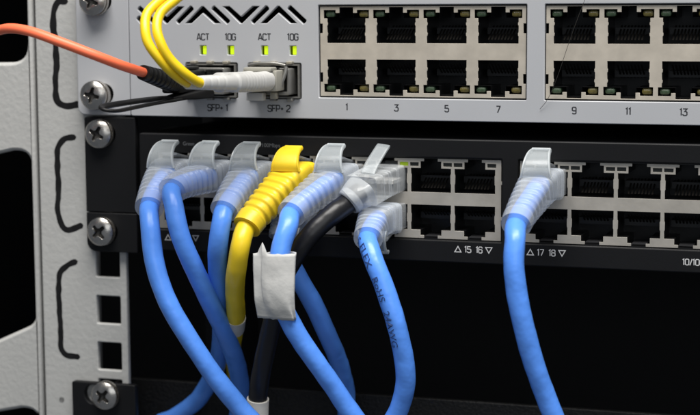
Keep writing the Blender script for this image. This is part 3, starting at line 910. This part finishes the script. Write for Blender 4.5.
# lettering along the blue cable
def cable_text(C, s0, s, h, parent, m, r=3.13, look=Vector((-.35, -1, .1)), v0=0.0):
    V, Fc = font_vf(s, h)
    L = [0.0]
    for a, b in zip(C, C[1:]):
        L.append(L[-1] + (b - a).length)
    out = []
    for v in V:
        q = s0 + v.x
        j = max(0, min(len(L) - 2, next((i for i in range(len(L) - 1) if L[i + 1] >= q), len(L) - 2)))
        f = (q - L[j]) / (L[j + 1] - L[j])
        p = C[j].lerp(C[j + 1], f)
        T = (C[min(j + 2, len(C) - 1)] - C[max(j - 1, 0)]).normalized()
        d = (look - T * look.dot(T)).normalized()
        b = d.cross(T)
        a = (v.y + v0) / r
        out.append(p + Vector(noise.noise_vector(p * 0.10)) * .10 + (d * math.cos(a) + b * math.sin(a)) * r)
    return put('printed_text', out, Fc, m, parent)
kG = sum((b - a).length for a, b in zip(CG[:split_at(CG, BE[6])], CG[1:]))
cable_text(CG, kG + 2.5, 'S FLEX   RoHS   24AWG', 3.3, cg_, 'ink', v0=-1.3, r=3.2)

# paper flag folded round the blue cable
fl_V, fl_F = [], []
NS, NZ = 60, 22
def flag_pt(s, w):
    """s runs along the loop of paper, w from top (0) to bottom (1)"""
    z = -8.9 - 19.9 * w
    j = min(range(len(CE)), key=lambda i: abs(CE[i].z - z) + (100 if CE[i].y > -34 else 0))
    c = CE[j]
    left, right = -16.4 + .8 * w, -3.05 - .5 * w
    f, b = -3.55, 3.5
    keys = [(left, c.y - 1.9), (left + 2.6, c.y - 2.3), (c.x - 4.2, c.y - 2.7), (c.x - 2.4, c.y - 3.3), (c.x + .4, c.y - 3.5), (c.x + 3.0, c.y - 3.3), (right - .5, c.y - 2.4), (right, c.y - 1.6),
            (right - .9, c.y + .6), (c.x + 1.5, c.y + 3.3), (c.x - 2.5, c.y + 2.6), (c.x - 4.5, c.y - 1.4), (left + 1, c.y - 1.6)]
    n = len(keys) - 1
    q = s * n
    i = min(int(q), n - 1); t = q - i
    g = lambda k: Vector(keys[max(0, min(n, k))])
    p = 0.5 * ((2 * g(i)) + (g(i + 1) - g(i - 1)) * t + (2 * g(i - 1) - 5 * g(i) + 4 * g(i + 1) - g(i + 2)) * t * t + (3 * g(i) - g(i - 1) - 3 * g(i + 1) + g(i + 2)) * t ** 3)
    p = Vector((p.x, p.y, z + .04 * (p.x + 9) * (1 - w)))
    if w < .02 and s < .25:
        p.z += 3.4 * max(0, 1 - abs(p.x + 13.2 + .5 * w) / 1.7) ** .8
    if w > .98:
        p.z += .35 * noise.noise(Vector((p.x * .6, s * 9, 2)))
    if w < .02:
        p.z += .25 * noise.noise(Vector((p.x * .7, s * 9, 7)))
    p.y += .16 * noise.noise(Vector((p.x * .3, z * .25, s * 4)))
    return p
for a in range(NS + 1):
    for b in range(NZ + 1):
        fl_V.append(flag_pt(a / NS, b / NZ))
for a in range(NS):
    for b in range(NZ):
        i = a * (NZ + 1) + b
        fl_F.append([i, i + 1, i + NZ + 2, i + NZ + 1])
fo = autosmooth(put('paper_flag', fl_V, fl_F, 'paper', ce), 50)
sm = fo.modifiers.new('thickness', 'SOLIDIFY'); sm.thickness = .14 * S; sm.offset = 0

# ------------------------------------------------------------------ black cable with a bare clear plug
bc = thing('patch_cable', (LA[5], -8, Z1), 'black patch cable with bare clear plug and cream sleeve near the bottom', 'cable')
xc = LA[5]
pp = spline([(xc + .1, 5, 10.6), (xc - .3, -2, 10.2), (xc - 2.0, -10, 9.2), (xc - 3.9, -18.3, 7.6)], .3)
def psec(i, t):
    w, h = 5.85, 4.25
    if .44 < t < .47 or .60 < t < .63 or .66 < t < .69 or .80 < t < .82:
        w -= .4; h -= .35
    if t > .88:
        w -= .3; h += .2
    return w, h, 11
V, Fc = loft_vf(pp, psec, 36)
pg = autosmooth(put('plug', V, Fc, 'clear_thick', bc), 45)
V, Fc = loft_vf(spline([(xc - 3.4, -16.4, 8.0), (xc - 5.2, -18.2, 6.4), (xc - 7.0, -19.2, 4.7)], .4), lambda i, t: (5.2 - 1.1 * t, 4.3 - .2 * t, 5 - 2.5 * t), 30)
autosmooth(put('neck', V, Fc, 'clear_thick', pg), 50)
V, Fc = loft_vf(spline([(xc - 2.6, -15.6, 12.6), (xc - 2.2, -13.9, 14.6), (xc - .6, -9.5, 19.0), (xc - .1, -8.2, 20.2), (xc, -7.2, 20.6)], .5), lambda i, t: (2.3 - .2 * t, .5, 6), 18)
autosmooth(put('latch', V, Fc, 'hood', pg), 50)
cv = join(*[box_vf(xc - 4.2 + k * 1.06, xc - 3.4 + k * 1.06, -10.0 - (k % 2), 4, 9.0, 10.2, .1) for k in range(8)])
put('wire_bundle', cv[0], cv[1], 'paper', pg)
cv = join(*[box_vf(xc - 4.1 + k * 1.06, xc - 3.6 + k * 1.06, -2.0, 4.5, 6.6, 8.4) for k in range(8)])
put('contacts', cv[0], cv[1], 'gold', pg)
C = spline([(xc - 4.4, -16.6, 7.2), (xc - 6.0, -18.0, 5.9)] + PATHS['F'] + [(-26.5, -17, -125)], .7)
V, Fc = loft_vf(C, lambda i, t: (3.25 - .25 * min(1, t * 4), 3.25 - .25 * min(1, t * 4), 2), 24)
V = [v + Vector(noise.noise_vector(v * 0.10)) * .18 + Vector(noise.noise_vector(v * 0.27)) * .12 for v in V]
autosmooth(put('jacket', V, Fc, 'black_pvc', bc), 60)
k = split_at(C, PATHS['F'][0])
c0 = C[k]
T = (C[k + 1] - C[k - 1]).normalized()
sd = T.cross(Vector((0, 0, 1))).normalized(); ud = sd.cross(T)
RG = [c0 - T * .6 + (sd * math.cos(2 * math.pi * q / 40) + ud * math.sin(2 * math.pi * q / 40)) * 3.75 for q in range(40)]
V, Fc = [], []
for q in range(40):
    rad = (RG[q] - (c0 - T * .6)).normalized()
    for e in range(10):
        a = 2 * math.pi * e / 10
        V.append(RG[q] + rad * (.75 * math.cos(a)) + T * (1.5 * math.sin(a)))
for q in range(40):
    for e in range(10):
        Fc.append([q * 10 + e, q * 10 + (e + 1) % 10, ((q + 1) % 40) * 10 + (e + 1) % 10, ((q + 1) % 40) * 10 + e])
autosmooth(put('strain_ring', V, Fc, 'clear_ring', bc), 80)
k0 = split_at(C, (-25.2, -18, -60.0))
V, Fc = loft_vf(C[k0:], lambda i, t: (3.55, 3.55, 2), 24)
autosmooth(put('sleeve', V, Fc, 'cream', bc), 60)

# ------------------------------------------------------------------ a stray hair on the white switch
P = spline(PATHS['hair'], .8)
V, Fc = loft_vf(P, lambda i, t: (.07, .07, 2), 8)
tag(put('stray_hair', V, Fc, 'hair', None, True), 'thin dark hair lying across the second port block', 'hair')
